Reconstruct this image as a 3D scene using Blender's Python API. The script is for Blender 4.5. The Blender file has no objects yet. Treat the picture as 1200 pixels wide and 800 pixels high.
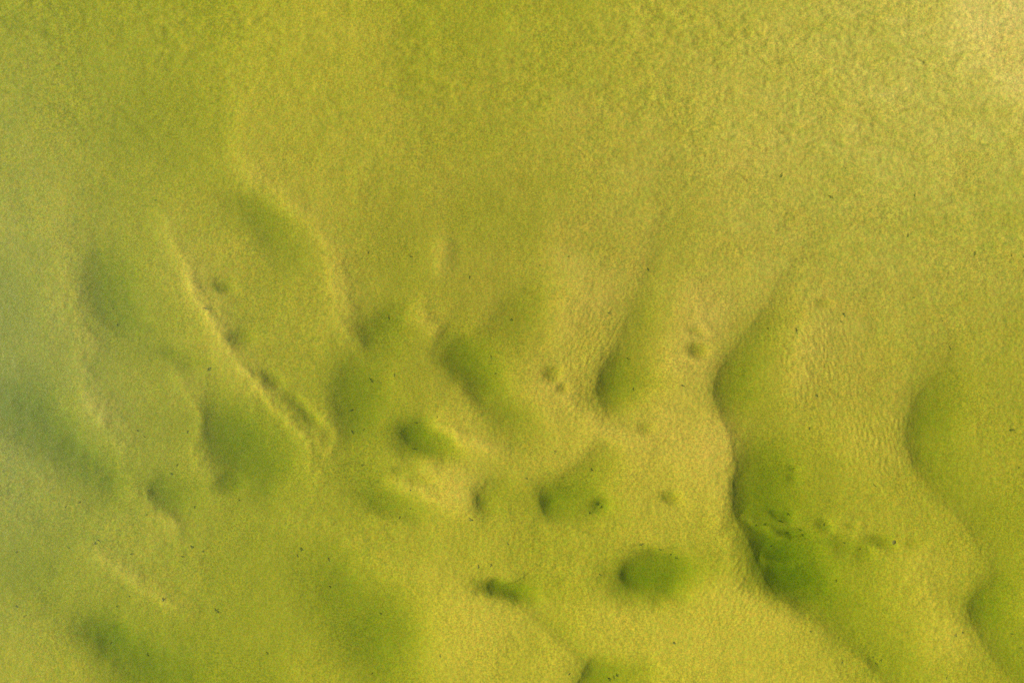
import bpy, math, random
import numpy as np

# ------------------------------------------------------------------ camera, sky, sun, exposure
S = bpy.context.scene
COL = S.collection
CAM_H = 85.0                     # metres above the water; the view is 120 m wide
FRAME_W = 120.0
cam_d = bpy.data.cameras.new('camera')
cam_d.sensor_width = 36.0
cam_d.lens = 36.0 * CAM_H / FRAME_W
cam_d.clip_end = 20000
cam = bpy.data.objects.new('camera', cam_d)
cam.location = (0, 0, CAM_H)
COL.objects.link(cam)
S.camera = cam

SUN_EL, SUN_AZ = 25.0, 181.0     # azimuth counter-clockwise from +X: a low sun on the left
W = bpy.data.worlds.new('World')
S.world = W
W.use_nodes = True
nt = W.node_tree
bg = nt.nodes['Background']
sky = nt.nodes.new('ShaderNodeTexSky')
sky.sky_type = 'NISHITA'
sky.sun_disc = False
sky.sun_elevation = math.radians(SUN_EL)
sky.sun_rotation = math.radians((90 - SUN_AZ) % 360)
nt.links.new(sky.outputs[0], bg.inputs[0])
bg.inputs[1].default_value = 0.07

sun_d = bpy.data.lights.new('sun', 'SUN')
sun_d.energy = 4.0
sun_d.angle = math.radians(0.53)
sun_d.color = (1.0, 0.94, 0.82)
sun = bpy.data.objects.new('sun', sun_d)
sun.rotation_euler = (math.radians(90 - SUN_EL), 0, math.radians(SUN_AZ + 90))
COL.objects.link(sun)

S.view_settings.view_transform = 'Standard'
S.view_settings.look = 'None'
S.view_settings.gamma = 1.0
S.view_settings.use_curve_mapping = False
S.view_settings.exposure = 1.18
S.render.engine = 'CYCLES'
S.cycles.use_denoising = False
S.render.filter_size = 1.1
S.cycles.use_adaptive_sampling = True
S.cycles.adaptive_threshold = 0.03
S.cycles.max_bounces = 3
S.cycles.diffuse_bounces = 1
S.cycles.glossy_bounces = 1
S.cycles.volume_bounces = 0
S.cycles.caustics_reflective = False
S.cycles.caustics_refractive = False
S.cycles.transparent_max_bounces = 8

# ------------------------------------------------------------------ noise
def perlin(x, y, seed):
    rng = np.random.RandomState(seed)
    N = 256
    a = rng.rand(N, N) * 2 * np.pi
    gx, gy = np.cos(a), np.sin(a)
    xi = np.floor(x).astype(int); yi = np.floor(y).astype(int)
    xf = x - xi; yf = y - yi
    u = xf * xf * xf * (xf * (xf * 6 - 15) + 10); v = yf * yf * yf * (yf * (yf * 6 - 15) + 10)
    def g(ix, iy, dx, dy):
        ix = ix % N; iy = iy % N
        return gx[iy, ix] * dx + gy[iy, ix] * dy
    n00 = g(xi, yi, xf, yf); n10 = g(xi + 1, yi, xf - 1, yf)
    n01 = g(xi, yi + 1, xf, yf - 1); n11 = g(xi + 1, yi + 1, xf - 1, yf - 1)
    return (n00 * (1 - u) + n10 * u) * (1 - v) + (n01 * (1 - u) + n11 * u) * v * 1.0

def sstep(x, a, b):
    t = np.clip((x - a) / (b - a), 0, 1)
    return t * t * (3 - 2 * t)

# ------------------------------------------------------------------ the bed's shape
# plan units: 1 unit = 0.1 m on the bed, x to the right, y down the sheet, (600, 400) under the drone
# broad shoals and basins: (x, y, depth level) 0 = shoal, 1 = deep
BASE = [(0,0,.5),(100,0,.52),(50,100,.47),(200,50,.52),(200,150,.6),(350,80,.34),(420,50,.34),(520,50,.55),(650,40,.5),
 (800,40,.4),(1000,40,.34),(1200,40,.12),(1100,150,.35),(900,150,.37),(700,150,.45),(550,170,.53),(420,170,.4),
 (60,220,.42),(150,260,.54),(250,270,.45),(480,260,.54),(600,260,.62),(700,270,.5),(850,270,.45),(1000,280,.46),(1150,280,.45),
 (20,380,.62),(80,380,.5),(200,370,.55),(330,360,.54),(480,330,.55),(600,370,.6),(680,340,.4),(820,340,.37),(950,350,.38),
 (1100,360,.44),(1190,400,.47),(40,470,.72),(130,470,.54),(220,480,.6),(350,430,.58),(460,470,.6),(640,470,.34),(780,490,.22),
 (930,440,.46),(1000,480,.38),(1180,500,.47),(20,560,.5),(100,550,.62),(200,540,.6),(430,560,.62),(540,560,.27),(620,620,.42),
 (760,560,.28),(820,540,.13),(950,560,.46),(1040,580,.4),(1180,600,.46),(30,650,.56),(100,620,.57),(220,650,.55),(340,630,.59),
 (480,640,.44),(560,660,.38),(700,650,.34),(830,640,.32),(1000,680,.45),(1080,680,.36),(1180,650,.44),(40,750,.36),(140,700,.56),
 (300,720,.56),(450,720,.62),(550,740,.14),(640,730,.26),(700,720,.2),(850,730,.15),(930,780,.15),(1030,740,.37),(1100,760,.25),
 (1190,720,.42),(300,790,.66),(380,780,.46),(1190,795,.42),(200,790,.66),(60,800,.36)]
# hollows and mounds: (x, y, rx, ry, turn in degrees, level)
BLOB = [(335,272,42,26,35,.20),(290,235,30,25,0,.10),(140,350,30,50,-10,.13),(220,420,20,9,20,.14),(300,512,52,36,25,.31),
 (312,560,25,22,0,.10),(210,577,26,20,10,.22),(275,566,13,10,0,.22),(150,565,40,26,20,.12),(60,505,60,22,32,.14),
 (130,738,26,18,15,.20),(180,772,55,20,25,.14),(455,388,33,24,10,.24),(425,448,26,34,0,.24),(422,500,22,26,0,.14),
 (552,425,32,20,40,.28),(580,462,34,20,45,.20),(612,495,24,18,30,.14),(615,372,40,24,-40,.10),(470,300,26,40,10,.08),
 (500,511,29,16,8,.42),(520,525,34,14,20,.12),(468,590,32,12,15,.22),(440,560,30,14,30,.10),(770,672,44,23,-8,.55),(760,668,30,18,0,.12),
 (665,584,32,19,5,.28),(585,580,24,22,-20,.14),(597,687,24,9,12,.38),(630,683,40,12,0,.14),
 (728,452,32,28,-20,.22),(860,452,28,28,0,.12),(885,565,40,44,0,.22),(905,660,52,26,24,.3),(925,672,40,16,14,.14),(950,640,46,20,10,.12),
 (1085,505,28,42,0,.10),(1150,705,26,26,0,.14),(720,785,36,18,0,.30),(425,730,50,44,35,.14),(385,670,24,40,0,.1),
 (268,336,9,5,20,.2),(290,395,11,9,0,.17),(325,443,12,6,45,.17),(350,470,12,6,35,.17),(368,490,12,6,40,.2),(388,508,6,12,10,.06),
 (817,411,9,7,0,.24),(815,389,8,4,20,.12),(648,438,8,7,0,.2),(660,455,6,5,0,.16),(756,500,8,6,0,.14),(785,579,9,6,10,.2),
 (703,588,9,7,10,.2),(960,356,9,4,0,.13),(910,602,10,5,30,.17),(922,603,6,8,-20,.13),(918,624,9,3.5,10,.15),(934,624,13,4,12,.18),(962,613,8,5,30,.17),
 (985,634,10,9,0,.15),(1008,640,9,10,20,.15),(1030,630,12,6,15,.24),(1066,633,10,5,0,.1),(995,612,6,4,0,.08),(927,547,6,3,0,.1),(926,558,6,4,0,.11),
 (1023,772,10,5,30,.07),(775,648,28,5,12,.1),(712,590,20,8,0,.1),(520,500,8,5,20,-.08),(495,560,10,6,0,.1),(488,545,8,5,0,.1),(470,548,7,5,0,.1),
 # the hollows' tails
 (698,548,34,18,-40,.13),(742,395,26,44,12,.1),(884,395,28,40,20,.1),(1098,455,26,40,12,.1),(925,595,62,52,0,.11),(1165,690,30,26,0,.08),(950,690,60,26,25,.1),
 # mounds
 (540,560,30,16,35,-.12),(545,585,20,10,50,-.10),(930,420,34,44,10,-.05),(1015,520,30,28,0,-.06),(520,300,9,22,0,-.1),
 (985,612,26,12,0,-.06)]
# crests: (points, half width, level)
RIDGE = [([(300,100),(292,165),(305,208),(338,238),(372,268),(393,296),(404,340),(408,385),(430,415),(455,432)],15,.16),
 ([(195,228),(210,285),(232,330),(250,364),(268,403),(287,428),(315,460),(342,492),(362,516),(372,542),(382,578)],7.5,.12),
 ([(195,228),(210,285),(232,330),(250,364),(268,403),(287,428),(315,460),(342,492),(362,516),(376,548),(395,590)],22,.12),
 ([(378,480),(386,490),(396,503),(392,522),(384,538)],7,.08),
 ([(82,215),(80,280),(93,345),(112,405),(108,450),(128,488),(150,530),(172,570),(200,602),(240,630)],22,.11),
 ([(105,455),(122,482),(136,502)],9,.08),([(205,432),(228,456),(238,485),(240,520),(248,543),(262,560)],10,.13),
 ([(172,568),(180,583),(200,602),(225,620)],9,.12),([(98,632),(132,655),(168,676),(205,698),(243,724)],11,.15),
 ([(-30,470),(40,530),(100,580),(170,625),(260,660)],28,.07),([(20,430),(70,490),(120,545),(165,575)],24,-.12),
 ([(120,290),(140,345),(170,390),(215,422)],24,-.10),([(10,620),(60,690),(110,735),(180,775),(280,795)],26,-.08),
 ([(330,590),(380,620),(430,650),(520,690),(600,740)],24,.07),
 ([(478,362),(500,378),(524,393)],10,.13),([(512,484),(534,502),(560,515),(600,522)],9,.15),([(450,555),(485,568),(515,582),(545,604)],10,.13),
 ([(888,651),(900,656),(912,659),(930,660),(952,655)],5,.16),([(876,632),(900,642),(930,648),(965,642)],8,-.06),([(896,672),(920,676),(950,674),(980,662)],9,-.05),([(905,688),(930,690),(960,684)],6,.06),([(868,598),(884,610),(905,622),(925,632)],7,.16),([(640,440),(668,470),(700,500),(760,520)],14,.08),
 ([(840,485),(846,540),(842,600),(858,650),(890,702),(940,745)],18,.12),
 ([(680,280),(675,360),(650,420)],26,.08),([(820,320),(810,390),(800,450)],26,.08),([(960,330),(945,400),(930,470)],26,.08),
 ([(590,622),(670,640),(740,640)],26,-.06),([(690,700),(760,732),(850,765)],28,.06),([(960,722),(1010,760),(1060,800)],22,-.07),([(1040,640),(1090,700),(1120,770)],32,.09),([(480,650),(560,700),(630,760)],26,.06)]
# scarps: deep on the right-hand side of the line; (points with level, sharp width, fade width)
SCARP = [([(790,190,0),(768,250,.14),(748,320,.22),(724,390,.32),(702,430,.5),(697,456,.62),(703,476,.4),(712,494,0)],15,48),
 ([(950,250,0),(914,315,.16),(878,376,.28),(845,422,.4),(833,452,.52),(838,482,.4),(850,510,.28),(856,545,.42),(853,585,.55),(860,607,.55),(874,636,.55),(890,668,.62),(912,698,.5),(945,722,.28),(990,756,.22),(1030,790,.25),(1050,812,.2)],14,54),
 ([(1118,385,0),(1092,432,.16),(1066,470,.32),(1054,502,.4),(1060,535,.36),(1080,566,.3),(1104,594,.26),(1132,630,.24),(1148,662,.16),(1150,690,0)],16,46),
 ([(1185,660,0),(1155,672,.18),(1133,692,.36),(1127,714,.42),(1137,742,.36),(1158,772,.34),(1190,802,.3),(1215,822,.3)],14,46),
 ([(735,500,0),(692,526,.18),(655,555,.26),(634,572,.44),(632,592,.5),(645,606,.3),(670,615,.06)],11,38),
 ([(606,545,0),(575,560,.16),(560,578,.3),(563,596,.26),(580,610,0)],11,28),
 ([(578,668,0),(571,684,.36),(580,697,.34),(606,706,.16),(640,734,.16),(668,762,.14),(690,782,0)],7,24),
 ([(705,755,0),(690,770,.2),(678,788,.36),(668,806,.36)],8,44),
 ([(735,646,0),(725,668,.28),(732,684,.24),(755,697,.06)],8,26),
 ([(655,285,0),(604,342,.12),(560,382,.2),(527,402,.3),(517,424,.32),(538,452,.24),(574,486,.16),(612,512,0)],17,38),
 ([(505,338,0),(455,360,.16),(425,384,.24),(430,405,.16),(452,422,0)],15,34),
 ([(445,408,0),(406,430,.2),(394,455,.26),(400,490,.2),(412,522,0)],16,34),
 ([(252,468,0),(246,500,.2),(252,530,.24),(272,555,.18),(305,572,0)],17,46),
 ([(198,548,0),(184,568,.2),(194,592,.2),(222,606,0)],9,26),
 ([(112,265,0),(104,320,.14),(120,370,.16),(152,402,0)],14,40),
 ([(286,205,0),(282,240,.14),(300,272,.14),(340,300,0)],14,34),
 ([(498,486,0),(474,500,.3),(472,514,.3),(488,528,.1),(505,532,0)],10,22),
 ([(858,602,0),(872,616,.16),(890,629,.18),(916,640,0)],7,14),
 ([(372,612,0),(370,660,.1),(385,720,.14),(412,770,.2),(420,810,.2)],24,70),
 ([(258,334,.0),(263,329,.12),(272,329,.12),(279,336,0)],2.5,5),
 ([(108,728,0),(112,748,.12),(150,780,.12),(170,800,.1)],12,34)]

def seg_dist(P, x, y, vals=None):
    """distance to a polyline, signed side (+ = right of the line when walked downwards), value along it"""
    best = np.full(x.shape, 1e9); sgn = np.zeros(x.shape); val = np.zeros(x.shape)
    for k in range(len(P) - 1):
        ax, ay = P[k][0], P[k][1]; bx, by = P[k + 1][0], P[k + 1][1]
        dx, dy = bx - ax, by - ay
        L2 = dx * dx + dy * dy; L = math.sqrt(L2)
        t = ((x - ax) * dx + (y - ay) * dy) / L2
        tc = np.clip(t, 0, 1)
        ex = x - (ax + tc * dx); ey = y - (ay + tc * dy)
        d = np.sqrt(ex * ex + ey * ey)
        s = (dy * (x - ax) - dx * (y - ay)) / L
        m = d < best
        best = np.where(m, d, best); sgn = np.where(m, s, sgn)
        if vals is not None:
            val = np.where(m, vals[k] * (1 - tc) + vals[k + 1] * tc, val)
    return best, sgn, val

def smooth_line(P, n=6):
    """Catmull-Rom through the points (every column)"""
    P = [np.array(p, float) for p in P]
    out = []
    for k in range(len(P) - 1):
        p0 = P[max(k - 1, 0)]; p1 = P[k]; p2 = P[k + 1]; p3 = P[min(k + 2, len(P) - 1)]
        for j in range(n):
            t = j / n
            out.append(0.5 * (2 * p1 + (p2 - p0) * t + (2 * p0 - 5 * p1 + 4 * p2 - p3) * t * t + (3 * p1 - p0 - 3 * p2 + p3) * t ** 3))
    out.append(P[-1])
    return out

def level(x, y):
    """depth level of the bed"""
    # everything wanders a little, so that no outline is geometric
    wx = x + 9 * perlin(x / 55, y / 55, 1) + 4 * perlin(x / 22, y / 22, 2)
    wy = y + 9 * perlin(x / 55, y / 55, 3) + 4 * perlin(x / 22, y / 22, 4)
    num = np.zeros(x.shape); den = np.full(x.shape, 1e-12)
    for (px, py, v) in BASE:
        w = 1.0 / (((x - px) ** 2 + (y - py) ** 2) / 55.0 ** 2 + 0.28) ** 2
        num += w * (.07 + (v - .13) * .72); den += w
    u = num / den
    for (px, py, rx, ry, a, v) in BLOB:
        if rx < 14: qx, qy = x + (wx - x) * .35, y + (wy - y) * .35
        else: qx, qy = wx, wy
        m = (np.abs(x - px) < 4 * rx + 40) & (np.abs(y - py) < 4 * rx + 40)
        c, s = math.cos(math.radians(a)), math.sin(math.radians(a))
        dx, dy = qx[m] - px, qy[m] - py
        e = ((dx * c + dy * s) / rx) ** 2 + ((-dx * s + dy * c) / ry) ** 2
        u[m] += v * np.exp(-0.5 * e * np.sqrt(0.35 + e * .65))
    for (P, w, v) in RIDGE:
        L = smooth_line(P, 4); xs = [p[0] for p in L]; ys = [p[1] for p in L]
        k = 8 * w + 20
        m = (x > min(xs) - k) & (x < max(xs) + k) & (y > min(ys) - k) & (y < max(ys) + k)
        n = len(L); tp = [min(1, min(i, n - 1 - i) / (0.22 * n)) for i in range(n)]
        f = 0.3 if w < 6 else (0.4 if w < 8 else 0.75)
        xx, yy = x[m] + (wx[m] - x[m]) * f, y[m] + (wy[m] - y[m]) * f
        d, s, t = seg_dist(L, xx, yy, tp)
        ww = w * (0.8 + 0.5 * perlin(x[m] / 30, y[m] / 30, 9))
        brk = 1 + .6 * perlin(x[m] / 16, y[m] / 16, 10) + .3 * perlin(x[m] / 7, y[m] / 7, 16)
        u[m] -= v * t * (.72 * np.exp(-(d / np.maximum(ww, 1.0)) ** 2 * 0.7) * brk + .42 * np.exp(-(d / (2.6 * w)) ** 2 * .7))
    for (P, ws, wf) in SCARP:
        L = smooth_line(P, 4); xs = [p[0] for p in L]; ys = [p[1] for p in L]
        k = 4.5 * wf
        if ws >= 7: ws = ws * 1.5
        m = (x > min(xs) - k) & (x < max(xs) + k) & (y > min(ys) - k) & (y < max(ys) + k)
        f = 0.3 if ws < 5 else 0.45
        d, s, t = seg_dist(L, x[m] + (wx[m] - x[m]) * f, y[m] + (wy[m] - y[m]) * f, [max(p[2], 0) for p in L])
        sg = np.where(s >= 0, d, -d)
        u[m] += t * (.35 * sstep(sg, -ws * .5, ws) + .95 * (1 - np.exp(-np.maximum(sg, 0) / (1.5 * ws)))) * np.exp(-np.maximum(sg, 0) / wf * (0.55 + 0.5 * np.maximum(sg, 0) / wf))
    # uneven sand
    u += .045 * perlin(x / 70, y / 70, 11) + .035 * perlin(x / 28, y / 28, 12) + .02 * perlin(x / 13, y / 13, 13)
    # wind-combed mottling along the top of the sheet
    top = sstep(y, 330, 60)
    u += top * (.05 * perlin(wx / 24, wy / 10, 14) + .036 * perlin(wx / 10, wy / 5.5, 15)) * (1 + 1.3 * perlin(x / 90, y / 70, 17))
    # flat cross-wise streaks of the current over the right-hand flat
    u += sstep(x, 560, 1000) * sstep(y, 420, 250) * (.05 * perlin(wx / 26, wy / 6.5, 18) + .03 * perlin(wx / 11, wy / 4, 19))
    u += sstep(x, 520, 900) * sstep(y, 300, 120) * (.075 * np.abs(perlin(wx / 17, wy / 8, 20)) + .03 * np.abs(perlin(wx / 8, wy / 5, 28)) - .02) * (1 + 1.4 * perlin(x / 60, y / 22, 34))
    return u

D0, D1 = 0.12, 1.1               # metres of water over level 0, and per level
def bed_height(x, y, fine=True):
    u = level(x, y)
    soft = np.where(u < .12, .12 * np.exp((u - .12) / .12), u)       # shoals flatten towards their tops
    z = -(D0 + D1 * soft)
    if fine:
        # small sand ripples: dimples everywhere, combed into crests in some places
        sh = 0.35 + 0.65 * sstep(u, .7, .2)
        qx = x + 5 * perlin(x / 20, y / 20, 21); qy = y + 5 * perlin(x / 20, y / 20, 22)
        r = perlin(qx / 4.6, qy / 4.6, 23)
        def comb(a, seed, lw=3.6, ll=11.0):
            c, s = math.cos(math.radians(a)), math.sin(math.radians(a))
            return perlin((qx * c + qy * s) / lw, (-qx * s + qy * c) / ll, seed)
        mA = np.exp(-(((x - 935) / 75) ** 2 + ((y - 420) / 85) ** 2))              # near-upright crests
        mA += np.exp(-(((x - 1020) / 50) ** 2 + ((y - 520) / 50) ** 2))
        mB = np.exp(-(((x - 690) / 60) ** 2 + ((y - 420) / 90) ** 2)) + np.exp(-(((x - 860) / 50) ** 2 + ((y - 690) / 60) ** 2))
        mC = sstep(x, 700, 250) * .7
        mx = np.clip(mA + mB + mC, 0, 1)
        r = r * (1 - .75 * mx) + 2.0 * mA * comb(-14, 24, 2.9, 8.5) + 1.8 * mB * comb(28, 25, 2.9, 7) + .8 * mC * comb(52, 26, 3.0, 8)
        r = r + .6 * perlin(qx / 2.6, qy / 2.6, 27)
        z = z + 0.034 * r * sh
    return z

# ------------------------------------------------------------------ materials
def new_mat(name):
    m = bpy.data.materials.new(name); m.use_nodes = True
    t = m.node_tree; t.nodes.clear()
    out = t.nodes.new('ShaderNodeOutputMaterial')
    return m, t, out
def node(t, kind, **kw):
    n = t.nodes.new(kind)
    for k, v in kw.items():
        if k.startswith('i_'): n.inputs[k[2:].replace('_', ' ')].default_value = v
        else: setattr(n, k, v)
    return n

def sand_material():
    m, t, out = new_mat('wet_sand'); L = t.links.new
    b = node(t, 'ShaderNodeBsdfPrincipled', i_Roughness=0.9)
    b.inputs['Specular IOR Level'].default_value = 0.1
    geo = node(t, 'ShaderNodeNewGeometry')
    n1 = node(t, 'ShaderNodeTexNoise', i_Scale=0.05, i_Detail=4.0, i_Roughness=.6); L(geo.outputs['Position'], n1.inputs['Vector'])
    n2 = node(t, 'ShaderNodeTexNoise', i_Scale=1.3, i_Detail=3.0, i_Roughness=.65); L(geo.outputs['Position'], n2.inputs['Vector'])
    n3 = node(t, 'ShaderNodeTexNoise', i_Scale=5.4, i_Detail=1.5, i_Roughness=.5); L(geo.outputs['Position'], n3.inputs['Vector'])
    att = node(t, 'ShaderNodeAttribute', attribute_name='sand_haze')
    r1 = node(t, 'ShaderNodeValToRGB'); L(n1.outputs['Fac'], r1.inputs[0])
    r1.color_ramp.elements[0].position = .35; r1.color_ramp.elements[0].color = (.495, .392, .044, 1)
    r1.color_ramp.elements[1].position = .65; r1.color_ramp.elements[1].color = (.52, .404, .052, 1)
    sand_haze = node(t, 'ShaderNodeMix', data_type='RGBA'); L(att.outputs['Fac'], sand_haze.inputs['Factor']); L(r1.outputs[0], sand_haze.inputs['A'])
    sand_haze.inputs['B'].default_value = (.29, .275, .15, 1)  # grey tint that paints the reflected haze onto the bed
    att3 = node(t, 'ShaderNodeAttribute', attribute_name='ochre')
    oc = node(t, 'ShaderNodeMix', data_type='RGBA'); L(att3.outputs['Fac'], oc.inputs['Factor']); L(sand_haze.outputs['Result'], oc.inputs['A'])
    oc.inputs['B'].default_value = (.53, .35, .082, 1)
    sand_haze = oc
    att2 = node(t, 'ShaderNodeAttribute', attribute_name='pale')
    pl = node(t, 'ShaderNodeMix', data_type='RGBA'); L(att2.outputs['Fac'], pl.inputs['Factor']); L(sand_haze.outputs['Result'], pl.inputs['A'])
    pl.inputs['B'].default_value = (.65, .478, .18, 1)  # cream tint that paints the upper-right glow onto the bed
    sand_haze = pl
    r2 = node(t, 'ShaderNodeValToRGB'); L(n2.outputs['Fac'], r2.inputs[0])
    r2.color_ramp.elements[0].position = .34; r2.color_ramp.elements[0].color = (.93, .935, .92, 1)
    r2.color_ramp.elements[1].position = .64; r2.color_ramp.elements[1].color = (1.04, 1.03, 1.0, 1)
    mu = node(t, 'ShaderNodeMix', data_type='RGBA', blend_type='MULTIPLY'); mu.inputs['Factor'].default_value = 1
    L(sand_haze.outputs['Result'], mu.inputs['A']); L(r2.outputs[0], mu.inputs['B'])
    r3 = node(t, 'ShaderNodeValToRGB'); L(n3.outputs['Fac'], r3.inputs[0])
    r3.color_ramp.elements[0].position = .3; r3.color_ramp.elements[0].color = (.66, .69, .72, 1)
    r3.color_ramp.elements[1].position = .66; r3.color_ramp.elements[1].color = (1.26, 1.20, .95, 1)
    mu2 = node(t, 'ShaderNodeMix', data_type='RGBA', blend_type='MULTIPLY')
    n5 = node(t, 'ShaderNodeTexNoise', i_Scale=.16, i_Detail=3.0); L(geo.outputs['Position'], n5.inputs['Vector'])
    mr = node(t, 'ShaderNodeMapRange'); L(n5.outputs['Fac'], mr.inputs[0]); mr.inputs[1].default_value = .3; mr.inputs[2].default_value = .7; mr.inputs[3].default_value = .5; mr.inputs[4].default_value = 1
    L(mr.outputs[0], mu2.inputs['Factor'])
    L(mu.outputs['Result'], mu2.inputs['A']); L(r3.outputs[0], mu2.inputs['B'])
    n4 = node(t, 'ShaderNodeTexNoise', i_Scale=3.4, i_Detail=1.0); mp = node(t, 'ShaderNodeMapping'); mp.inputs['Location'].default_value = (37, 11, 5)
    L(geo.outputs['Position'], mp.inputs['Vector']); L(mp.outputs[0], n4.inputs['Vector'])
    r4 = node(t, 'ShaderNodeValToRGB'); L(n4.outputs['Fac'], r4.inputs[0])
    r4.color_ramp.elements[0].position = .32; r4.color_ramp.elements[0].color = (.90, 1.03, .95, 1)
    r4.color_ramp.elements[1].position = .68; r4.color_ramp.elements[1].color = (1.10, .97, 1.0, 1)
    mu3 = node(t, 'ShaderNodeMix', data_type='RGBA', blend_type='MULTIPLY'); mu3.inputs['Factor'].default_value = 1
    L(mu2.outputs['Result'], mu3.inputs['A']); L(r4.outputs[0], mu3.inputs['B'])
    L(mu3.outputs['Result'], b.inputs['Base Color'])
    bump = node(t, 'ShaderNodeBump', i_Strength=0.35, i_Distance=0.05)
    L(n3.outputs['Fac'], bump.inputs['Height']); L(bump.outputs[0], b.inputs['Normal'])
    L(b.outputs[0], out.inputs['Surface'])
    return m

def water_material():
    m, t, out = new_mat('sea_water'); L = t.links.new
    geo = node(t, 'ShaderNodeNewGeometry')
    n1 = node(t, 'ShaderNodeTexNoise', i_Scale=1.3, i_Detail=4.0, i_Roughness=.6, i_Distortion=.6); L(geo.outputs['Position'], n1.inputs['Vector'])
    bump = node(t, 'ShaderNodeBump', i_Strength=0.5, i_Distance=0.06); L(n1.outputs['Fac'], bump.inputs['Height'])
    tr = node(t, 'ShaderNodeBsdfTransparent')
    gl = node(t, 'ShaderNodeBsdfGlossy', i_Roughness=0.40); L(bump.outputs[0], gl.inputs['Normal'])
    # reflectance of a water surface, the same from above and below: 0.02 + 0.98 (1 - |N.I|)^5
    dot = node(t, 'ShaderNodeVectorMath', operation='DOT_PRODUCT'); L(bump.outputs[0], dot.inputs[0]); L(geo.outputs['Incoming'], dot.inputs[1])
    ab = node(t, 'ShaderNodeMath', operation='ABSOLUTE'); L(dot.outputs['Value'], ab.inputs[0])
    om = node(t, 'ShaderNodeMath', operation='SUBTRACT', use_clamp=True); om.inputs[0].default_value = 1; L(ab.outputs[0], om.inputs[1])
    pw = node(t, 'ShaderNodeMath', operation='POWER'); L(om.outputs[0], pw.inputs[0]); pw.inputs[1].default_value = 5
    fr = node(t, 'ShaderNodeMath', operation='MULTIPLY_ADD', use_clamp=True); L(pw.outputs[0], fr.inputs[0]); fr.inputs[1].default_value = .98; fr.inputs[2].default_value = .02
    mix = node(t, 'ShaderNodeMixShader')
    L(fr.outputs[0], mix.inputs[0]); L(tr.outputs[0], mix.inputs[1]); L(gl.outputs[0], mix.inputs[2])
    L(mix.outputs[0], out.inputs['Surface'])
    va = node(t, 'ShaderNodeVolumeAbsorption', i_Density=1.12)
    va.inputs['Color'].default_value = (.645, .778, .22, 1)
    L(va.outputs[0], out.inputs['Volume'])
    return m

M_SAND = sand_material(); M_WATER = water_material()

# ------------------------------------------------------------------ sea bed and water
def axis(half, step, far):
    a = list(np.arange(0, half + step * .5, step))
    s = step
    while a[-1] < far:
        s *= 1.6; a.append(a[-1] + s)
    a = np.array(a)
    return np.concatenate([-a[:0:-1], a])

def grid_mesh(name, X, Y, Z):
    ny, nx = X.shape
    me = bpy.data.meshes.new(name)
    co = np.stack([X, Y, Z], -1).astype(np.float32).reshape(-1)
    idx = np.arange(nx * ny).reshape(ny, nx)
    q = np.stack([idx[:-1, :-1], idx[:-1, 1:], idx[1:, 1:], idx[1:, :-1]], -1).reshape(-1, 4)
    me.vertices.add(nx * ny); me.vertices.foreach_set('co', co)
    me.loops.add(q.size); me.loops.foreach_set('vertex_index', q.astype(np.int32).reshape(-1))
    me.polygons.add(len(q)); me.polygons.foreach_set('loop_start', np.arange(0, q.size, 4, dtype=np.int32))
    me.polygons.foreach_set('use_smooth', np.ones(len(q), bool))
    me.update(); 
    return me

BED_SCALE = 0.1 * (CAM_H + 1.7) / CAM_H     # the plan's unit, in metres on the bed
def plan(X, Y): return 600 + X / BED_SCALE, 400 - Y / BED_SCALE
def world(px, py): return (px - 600) * BED_SCALE, (400 - py) * BED_SCALE

ax = axis(65.0, 0.125, 4000); ay = axis(44.0, 0.125, 4000)
X, Y = np.meshgrid(ax, ay)
PX, PY = plan(X, Y)
Z = bed_height(PX, PY)
me = grid_mesh('sea_bed', X, Y, Z)
# sky-reflection haze painted into the sand colour, strongest at left, fainter at upper left
sand_haze = (.55 * np.exp(-(((PX + 40) / 270) ** 2 + ((PY - 480) / 260) ** 2))
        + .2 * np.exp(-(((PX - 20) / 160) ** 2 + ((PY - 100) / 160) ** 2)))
ochre = np.clip(np.exp(-(((PX - 830) / 500) ** 2 + ((PY - 290) / 260) ** 2)) * (1 + .5 * perlin(PX / 60, PY / 60, 33)), 0, 1)
pale = np.exp(-(((PX - 1290) / 440) ** 2 + ((PY + 60) / 290) ** 2)) + .4 * np.exp(-(((PX - 1000) / 400) ** 2 + ((PY - 240) / 200) ** 2))  # warm glow at upper right put into the sand's colour, strongest at the corner
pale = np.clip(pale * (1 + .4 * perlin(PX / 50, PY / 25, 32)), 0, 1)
sand_haze = np.clip(sand_haze * (1 + .25 * perlin(PX / 60, PY / 60, 31)), 0, 1)
at = me.attributes.new('sand_haze', 'FLOAT', 'POINT'); at.data.foreach_set('value', sand_haze.astype(np.float32).reshape(-1))
at = me.attributes.new('ochre', 'FLOAT', 'POINT'); at.data.foreach_set('value', ochre.astype(np.float32).reshape(-1))
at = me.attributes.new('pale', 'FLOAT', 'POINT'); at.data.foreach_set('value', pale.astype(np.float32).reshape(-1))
me.materials.append(M_SAND)
bed = bpy.data.objects.new('sea_bed', me); COL.objects.link(bed); bed['kind'] = 'structure'

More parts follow.
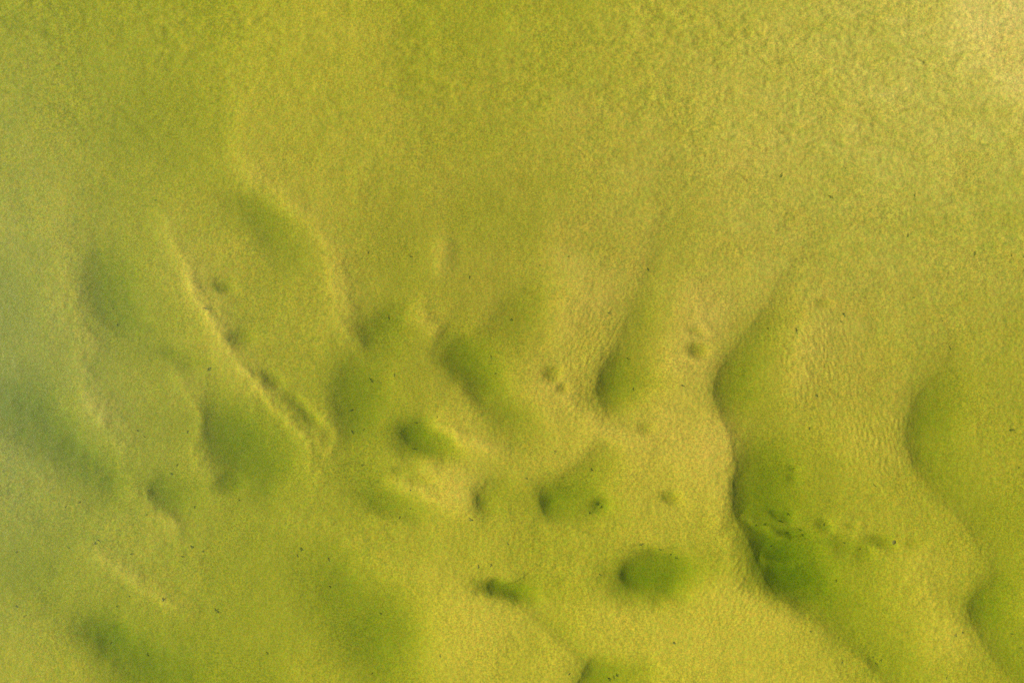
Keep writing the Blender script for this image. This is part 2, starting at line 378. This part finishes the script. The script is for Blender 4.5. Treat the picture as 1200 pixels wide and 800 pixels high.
# water: a closed body, its surface rough with small wind waves
wx_ = axis(66.0, 0.34, 3900); wy_ = axis(45.0, 0.34, 3900)
X, Y = np.meshgrid(wx_, wy_)
near = sstep(np.maximum(np.abs(X) / 66, np.abs(Y) / 45), 1.35, 1.0)
H = near * (.020 * perlin(X / 1.7 + Y * .1, Y / 1.1, 41) + .008 * perlin(X / .8, Y / .7, 42))
wm = grid_mesh('water', X, Y, H)
ny, nx = X.shape
import bmesh
bm = bmesh.new(); bm.from_mesh(wm); bm.verts.ensure_lookup_table()
ring = [j for j in range(nx)] + [i * nx + nx - 1 for i in range(1, ny)] + [(ny - 1) * nx + j for j in range(nx - 2, -1, -1)] + [i * nx for i in range(ny - 2, 0, -1)]
rim = [bm.verts[k] for k in ring]
low = [bm.verts.new((v.co.x, v.co.y, -14.0)) for v in rim]
for i in range(len(ring)):
    j = (i + 1) % len(ring)
    bm.faces.new((rim[j], rim[i], low[i], low[j]))
bm.faces.new(list(reversed(low)))
bm.to_mesh(wm); bm.free()
wm.materials.append(M_WATER)
water = bpy.data.objects.new('water', wm); COL.objects.link(water); water['kind'] = 'structure'

# ------------------------------------------------------------------ weed tufts and a stone lying on the bed
def plain_mat(name, c1, c2, scale, rough=.7):
    m, t, out = new_mat(name); L = t.links.new
    b = node(t, 'ShaderNodeBsdfPrincipled', i_Roughness=rough)
    tc = node(t, 'ShaderNodeTexCoord'); n = node(t, 'ShaderNodeTexNoise', i_Scale=scale, i_Detail=3.0); L(tc.outputs['Object'], n.inputs['Vector'])
    r = node(t, 'ShaderNodeValToRGB'); L(n.outputs['Fac'], r.inputs[0])
    r.color_ramp.elements[0].color = c1 + (1,); r.color_ramp.elements[1].color = c2 + (1,)
    L(r.outputs[0], b.inputs['Base Color']); L(b.outputs[0], out.inputs['Surface'])
    return m
M_WEED = plain_mat('dark_weed', (.12, .13, .03), (.2, .19, .05), 12)
M_STONE = plain_mat('brown_stone', (.17, .125, .055), (.26, .19, .09), 9, .85)

def weed_mesh(seed, n):
    """a tuft: flat tapering fronds that arch out from one holdfast, unit radius about 1"""
    rnd = random.Random(seed); V = []; F = []
    lean = rnd.uniform(0, 6.283)
    for i in range(n):
        a = rnd.uniform(0, 6.283) if rnd.random() < .6 else lean + rnd.gauss(0, .5)
        l = rnd.uniform(.45, 1.15); h = rnd.uniform(.12, .42); w = rnd.uniform(.10, .2)
        ca, sa = math.cos(a), math.sin(a); b = len(V)
        bend = rnd.gauss(0, .25)
        for (t, ww) in ((0, .5), (.35, 1), (.7, .8), (1, .12)):
            r = l * t; z = h * math.sin(t * 2.6) + .03
            for sgn in (-1, 1):
                off = sgn * w * ww * .5 + bend * t * t * l
                V.append((ca * r - sa * off, sa * r + ca * off, z + sgn * .04 * ww))
        for k in range(3):
            F.append((b + 2 * k, b + 2 * k + 1, b + 2 * k + 3, b + 2 * k + 2))
    me = bpy.data.meshes.new('weed_tuft'); me.from_pydata(V, [], F); me.materials.append(M_WEED)
    return me
WEEDS = [weed_mesh(100 + k, 16 + 3 * k) for k in range(5)]

# plan position and half width (0.1 m) of every tuft
TUFTS = [(188,237,1.3),(247,362,1.7),(250,432,1.5),(143,381,1.6),(137,362,1.3),(225,505,1.6),(175,510,1.4),(167,503,1.3),
 (434,297,1.2),(483,302,1.3),(551,326,1.4),(665,302,1.8),(757,317,1.8),(712,367,1.4),(599,375,1.5),(576,418,1.6),(581,437,1.7),
 (464,439,1.5),(437,445,1.6),(457,372,1.6),(488,494,1.4),(514,487,1.3),(415,505,1.5),(428,502,1.6),(413,480,1.4),(741,456,1.5),
 (735,420,1.6),(776,408,1.5),(650,527,1.6),(797,451,1.5),(632,312,1.2),(487,525,1.4),
 (929,388,2.2),(980,377,1.8),(983,369,1.5),(896,385,1.5),(1057,277,1.6),(1134,298,1.5),(1177,300,1.6),(1192,302,1.5),(1097,376,1.3),
 (1106,407,1.5),(951,462,1.6),(944,500,1.4),(1177,502,1.7),(1064,349,1.3),(911,208,1.7),(968,233,1.7),(1065,231,1.4),(985,200,1.2),
 (100,586,1.6),(84,591,1.5),(178,600,1.8),(119,633,1.8),(123,630,1.6),(87,638,1.4),(27,643,1.5),(28,706,1.7),(198,697,1.7),(158,694,1.4),
 (259,711,2.0),(143,706,1.5),(356,640,2.0),(352,648,1.5),(230,637,1.4),(243,642,1.3),(219,648,1.3),(134,750,1.5),(177,763,1.8),(284,583,1.4),
 (233,592,1.5),(206,553,1.4),(213,543,1.4),(317,760,1.4),(389,684,1.5),(388,652,1.5),(37,717,1.4),(160,645,1.3),
 (552,605,1.7),(576,658,1.6),(595,633,1.5),(690,599,1.7),(699,588,2.2),(704,592,2.0),(692,548,1.6),(561,659,1.4),(749,634,1.4),(771,640,1.6),
 (790,650,1.8),(784,646,1.5),(702,669,1.5),(718,788,2.3),(722,786,1.8),(713,791,1.7),(666,783,1.6),(665,796,1.4),(517,762,1.5),(448,715,1.3),
 (465,797,1.6),(438,784,1.5),(427,543,1.4),(470,604,1.6),(482,593,1.4),(483,571,1.4),(787,747,1.6),(617,558,1.5),
 (883,613,1.5),(894,612,1.5),(934,618,1.7),(902,638,1.9),(922,600,1.9),(912,609,1.8),(962,612,2.1),(1111,738,1.8),(1119,735,1.5),(1178,738,1.7),
 (1102,787,1.6),(981,769,1.6),(1027,768,1.8),(1018,765,1.5),(1022,773,1.5),(976,677,1.5),(944,734,1.4),(1185,545,1.4),(1188,754,1.5),(1019,566,1.4),
 (927,547,1.7),(920,623,1.8),(938,625,1.9),(985,633,1.7),(1003,640,1.5)]
LAND = [('the oval green hollow', 770, 672, 34), ('the largest dark green hollow', 905, 640, 42), ('the rounded hollow below the centre', 662, 585, 26),
 ('the narrow dark lower hollow', 597, 687, 18), ('the small dark pit left of centre', 500, 511, 20), ('the tall hollow near the right edge', 1078, 500, 26),
 ('the lower right corner hollow', 1146, 708, 24), ('the hooked hollow atop the long scarp', 856, 450, 24), ('the comet-shaped hollow right of centre', 720, 455, 24),
 ('the long thin yellow ridge', 300, 440, 8), ('the short straight yellow ridge', 170, 678, 8), ('the broad green basin at the bottom', 440, 735, 40),
 ('the elongated dark central trough', 565, 440, 24), ('the hollow cut by the bottom edge', 715, 785, 22), ('the pale upper right flat', 1070, 260, 60),
 ('the dark basin beside the long ridge', 290, 512, 30), ('the twin faint pits at lower left', 240, 572, 14), ('the dark lower left trough', 150, 755, 26), ('the upper left basin', 140, 345, 30)]
cnt = {}
rows = []
for (px, py, r) in TUFTS:
    nm, lx, ly, lr = min(LAND, key=lambda l: math.hypot(px - l[1], py - l[2]) - l[3])
    d = math.hypot(px - lx, py - ly)
    if d < lr: w = 'inside' if 'ridge' not in nm else 'on'
    elif abs(px - lx) > abs(py - ly): w = 'right of' if px > lx else 'left of'
    else: w = 'below' if py > ly else 'above'
    if 'flat' in nm and w == 'inside': w = 'on'
    rows.append([px, py, r, nm, w, d]); cnt.setdefault((nm, w), []).append((d, px, py))
ORD = ['nearest', 'second nearest', 'third nearest', 'fourth nearest', 'fifth nearest', 'sixth nearest', 'seventh nearest', 'eighth nearest', 'ninth nearest', 'tenth nearest', 'eleventh nearest', 'twelfth nearest', 'farthest']
zs = bed_height(np.array([r[0] for r in rows], float), np.array([r[1] for r in rows], float))
rnd = random.Random(5)
for i, (px, py, r, nm, w, d) in enumerate(rows):
    o = bpy.data.objects.new('weed_tuft', WEEDS[i % 5]); COL.objects.link(o)
    x, y = world(px, py)
    o.location = (x, y, zs[i] - .012)
    k = r * .1 * rnd.uniform(1.0, 1.7)
    o.scale = (k * rnd.uniform(.9, 1.7), k * rnd.uniform(.6, 1.0), .11)
    o.rotation_euler = (0, 0, rnd.uniform(0, 6.283))
    same = sorted(cnt[(nm, w)]); n = same.index((d, px, py))
    size = 'tiny' if r < 1.55 else 'small'
    if len(same) == 1: lab = '%s dark weed tuft %s %s' % (size, w, nm)
    elif w in ('inside', 'on'): lab = '%s weed tuft %s %s, %s its middle' % (size, w, nm, ORD[min(n, 12)])
    else: lab = '%s weed tuft %s %s, %s to it' % (size, w, nm, ORD[min(n, 12)])
    o['label'] = lab; o['category'] = 'seaweed'; o['group'] = 'weed tufts scattered on the sandy bed'

bm = bmesh.new(); bmesh.ops.create_icosphere(bm, subdivisions=3, radius=1.0)
P = np.array([v.co[:] for v in bm.verts])
nz = 1 + .35 * perlin(P[:, 0] * 1.6 + P[:, 2], P[:, 1] * 1.6 - P[:, 2] * .7, 51) + .12 * perlin(P[:, 0] * 5, P[:, 1] * 5 + P[:, 2] * 4, 52)
for v, f in zip(bm.verts, nz):
    v.co = (v.co.x * .30 * f, v.co.y * .21 * f, v.co.z * .09 * f)
me = bpy.data.meshes.new('stone'); bm.to_mesh(me); bm.free(); me.materials.append(M_STONE)
st = bpy.data.objects.new('stone', me); COL.objects.link(st)
x, y = world(1042, 632)
st.location = (x, y, float(bed_height(np.array([1042.]), np.array([632.]))[0]) + .0); st.rotation_euler = (0, 0, .9)
st['label'] = 'brown stone on the sand at the right end of the row of pits'; st['category'] = 'stone'
